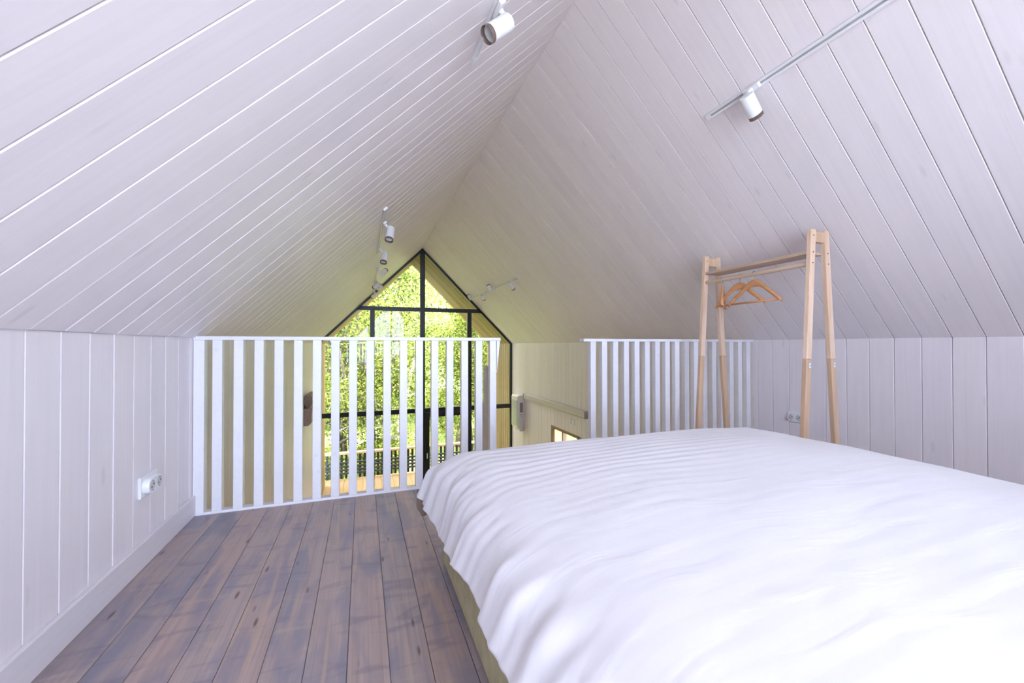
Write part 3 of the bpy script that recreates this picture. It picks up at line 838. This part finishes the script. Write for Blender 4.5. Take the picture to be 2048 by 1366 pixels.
# ground
def lawn_bounce_mat():
    m,nd,lk,bs=newmat('lawn')
    c=coords(nd,lk,(1,1,1),False); a=noise(nd,lk,c,1.2,6,.7); b=noise(nd,lk,c,22,4,.7)
    col=ramp(nd,lk,a,[(.3,(.16,.26,.04)),(.52,(.32,.42,.09)),(.72,(.62,.58,.34))])
    col=mix(nd,lk,col,ramp(nd,lk,b,[(.3,(.6,.6,.6)),(.7,(1,1,1))]),1.0,'MULTIPLY')
    sp=N(nd,'ShaderNodeSeparateXYZ'); lk.new(c,sp.inputs[0])
    jn=mathadd2(nd,lk,sp.outputs['Y'],mathmul(nd,lk,a,3.0))
    edge=ramp(nd,lk,mathmul(nd,lk,jn,.05),[(.665,gray(0)),(.685,gray(1))])
    gr=ramp(nd,lk,b,[(.3,(.42,.44,.50)),(.7,(.58,.60,.67))])  # pale cool ground around the house, added to bounce light onto the ceiling
    col=mix(nd,lk,gr,col,edge)
    lk.new(col,bs.inputs['Base Color']); bs.inputs['Roughness'].default_value=.95; return m
gv=[];gf=[];gn=60
for j in range(gn+1):
    for i in range(gn+1):
        x=-45+i*1.6; y=-22+j*1.6
        z=-2.95+ (0 if y<16 else (y-16)*.05)+.12*nz(x*.3,y*.3,2)
        gv.append((x,y,z))
for j in range(gn):
    for i in range(gn):
        a=j*(gn+1)+i; gf.append((a,a+1,a+gn+2,a+gn+1))
MB().add(gv,gf).build('ground',lawn_bounce_mat(),smooth=True,kind='structure')

# ------------------------------------------------------------------ trees
M_bark=plain('grey_brown_bark',(.15,.115,.09),.9,var=.35)
def birch_bark():
    m,nd,lk,bs=newmat('birch_bark'); c=coords(nd,lk,(4,4,22)); f=noise(nd,lk,c,1,4,.7)
    lk.new(ramp(nd,lk,f,[(.34,(.06,.05,.045)),(.45,(.48,.42,.36)),(.7,(.66,.60,.52))]),bs.inputs['Base Color']); bs.inputs['Roughness'].default_value=.8; return m
M_bbark=birch_bark()
M_leafA=leafmat('leaf_yellow_green',[(.25,.30,.045),(.10,.14,.03),(.42,.46,.09),(.03,.05,.02),(.30,.36,.06)],.5)
M_leafB=leafmat('leaf_mid_green',[(.06,.10,.02),(.12,.17,.03),(.24,.29,.05),(.02,.035,.015)],.45)
M_leafC=leafmat('leaf_pale',[(.33,.38,.10),(.18,.24,.05),(.46,.50,.14),(.05,.08,.03)],.5)
def leaves_mesh(centers, size, mat, name='foliage'):
    n=len(centers); c=np.asarray(centers,dtype=np.float64)
    d1=rng.normal(size=(n,3)); d1/=np.linalg.norm(d1,axis=1)[:,None]
    d2=np.cross(d1,rng.normal(size=(n,3))); d2/=np.linalg.norm(d2,axis=1)[:,None]
    s=size*rng.uniform(.6,1.25,size=(n,1))
    nrm=np.cross(d1,d2)
    V=np.stack([c-d1*s,c-d2*s*.55+nrm*s*.12,c+d1*s,c+d2*s*.55+nrm*s*.12],axis=1).reshape(-1,3)
    me=bpy.data.meshes.new(name); me.vertices.add(4*n); me.vertices.foreach_set('co',V.ravel())
    me.loops.add(4*n); me.loops.foreach_set('vertex_index',np.arange(4*n,dtype=np.int32))
    me.polygons.add(n); me.polygons.foreach_set('loop_start',np.arange(0,4*n,4,dtype=np.int32))
    try: me.polygons.foreach_set('loop_total',np.full(n,4,dtype=np.int32))
    except Exception: pass
    me.materials.append(mat); me.update(calc_edges=True); me.validate(); return me
def tree(x,y,H,spread,lean,stems,nleaf,lsize,lmat,bark,label,group,tr=.09,name='tree',z0=-3.0,low=.15):
    t=empty(name,(x,y,z0),label=label,cat='tree',group=group)
    pts=[]; br=MB(); tk=MB()
    for s_ in range(stems):
        a=random.uniform(0,2*pi); sp=(.0 if stems==1 else .25); p=Vector((cos(a)*sp,sin(a)*sp,0))
        dirv=Vector((lean[0]+random.uniform(-.12,.12)*(stems>1)*2.2,lean[1]+random.uniform(-.1,.1),1)).normalized()
        P=[p.copy()];Rr=[tr]; nseg=12; hh=H*random.uniform(.8,1)
        for k in range(nseg):
            dirv=(dirv+Vector((random.uniform(-.09,.09),random.uniform(-.09,.09),.03))).normalized()
            p=p+dirv*hh/nseg; P.append(p.copy()); Rr.append(tr*(1-.85*(k+1)/nseg))
        tk.tube(P,Rr,8)
        nb=int(16*(1 if stems==1 else .7))
        for b_ in range(nb):
            f=low+(1-low)*(b_+random.random())/nb; idx=min(int(f*nseg),nseg-1); q=P[idx].lerp(P[idx+1],f*nseg-idx)
            a=random.uniform(0,2*pi); ln=spread*(1.05-.7*f)*random.uniform(.6,1.1)
            d=Vector((cos(a),sin(a),random.uniform(.15,.9))).normalized(); B=[q.copy()]; 
            for k in range(5):
                d=(d+Vector((random.uniform(-.25,.25),random.uniform(-.25,.25),random.uniform(-.22,.1)))).normalized()
                q=q+d*ln/5; B.append(q.copy())
            r0=Rr[idx]*.5+.004; br.tube(B,[max(.004,r0*(1-.17*k)) for k in range(6)],5,cap=False)
            for k in range(2,6):
                pts.append((B[k],.16*spread+.10))
                for _ in range(2):
                    d2=Vector((random.gauss(0,1),random.gauss(0,1),random.gauss(0,.6))).normalized()*random.uniform(.25,.7)
                    e2=B[k]+d2; br.tube([B[k],B[k]+d2*.5+Vector((0,0,.04)),e2],[.008,.005,.003],4,cap=False); pts.append((e2,.12*spread+.06)); pts.append((B[k]+d2*.5,.12))
    tk.build('trunk',bark,t,smooth=True); br.build('branches',bark,t,smooth=True,kind='stuff')
    w_=np.array([s for _,s in pts]); pr=w_**1.5; pr/=pr.sum()
    ii=rng.choice(len(pts),size=nleaf,p=pr); cc=np.array([tuple(p) for p,_ in pts])[ii]+rng.normal(size=(nleaf,3))*w_[ii][:,None]
    link('foliage',leaves_mesh(cc,lsize,lmat),t,kind='stuff')
    return t
G1='trees right behind the deck'; G2='trees at the back of the garden'
tree(-.55,13.4,6.4,1.5,(.10,0),5,8000,.045,M_leafA,M_bark,'many-stemmed tree with tangled grey stems behind the deck, leftmost',G1,.10)
tree(-.62,12.6,6.6,1.1,(.01,0),1,4500,.045,M_leafA,M_bbark,'slender birch with pale bark close behind the deck railing',G1,.065)
tree(.75,14.2,6.3,1.5,(-.05,0),5,8000,.048,M_leafA,M_bark,'bushy many-stemmed tree behind the middle of the deck',G1,.10)
tree(.70,13.5,6.8,1.3,(.34,0),1,5500,.05,M_leafC,M_bbark,'leaning tree with pale trunk behind the deck',G1,.12)
tree(3.6,15.0,6.8,2.0,(-.02,0),3,20000,.052,M_leafA,M_bark,'bright leafy tree with three stems seen through the right side of the gable window',G1,.11)
tree(5.6,16.5,7.2,2.2,(0,0),2,16000,.055,M_leafA,M_bark,'bright green tree beyond the right end of the deck',G1,.12)
tree(-2.6,15.0,7.0,2.2,(.03,0),2,14000,.055,M_leafB,M_bark,'mid green tree beyond the left end of the deck',G1,.12)
bgl=['dense tree far back in the garden, %s']
for i,(x,y,H,mat_,lab) in enumerate(((-4.5,21,8.5,M_leafB,'tall mid green garden tree, farthest left of the back row'),(-.8,20,8.8,M_leafA,'yellow green garden tree in the back row behind the birch'),(2.6,21.5,9.6,M_leafC,'pale leafy garden tree in the back row behind the centre mullion'),
        (6.2,21,9.8,M_leafA,'yellow green garden tree in the back row behind the right mullion'),(9.8,23,9.2,M_leafB,'mid green garden tree, farthest right of the back row'))):
    tree(x,y,H,3.2,(0,0),1,17000,.10,mat_,M_bark,lab,G2,.16,low=.08)
def shrub(x,y,r,h,n,mat_,lab):
    t=empty('shrub',(x,y,-3.0),label=lab,cat='shrub',group='low shrubs behind the deck railing')
    st_=MB()
    for k in range(9):
        a=random.uniform(0,2*pi); q=Vector((cos(a)*r*.7,sin(a)*r*.7,h*.85)); st_.tube([(0,0,0),q*.5+Vector((0,0,.1)),q],[.02,.014,.005],5)
    st_.build('stems',M_bark,t)
    d=rng.normal(size=(n,3)); d/=np.linalg.norm(d,axis=1)[:,None]; d*=rng.uniform(.3,1,size=(n,1))**.5
    c=d*np.array([r,r,h*.5])+np.array([0,0,h*.52]); link('foliage',leaves_mesh(c,.05,mat_),t,kind='stuff')
shrub(-1.1,12.1,.8,1.1,3500,M_leafA,'leafy shrub behind the left end of the deck railing')
shrub(.5,12.9,.8,1.0,3500,M_leafA,'low shrub behind the middle of the deck railing')
shrub(3.3,18.2,1.4,1.9,6000,M_leafA,'round bright shrub on the lawn right of the leaning tree')
shrub(5.2,14.2,1.2,1.6,6000,M_leafA,'bright green shrub behind the right end of the deck railing')
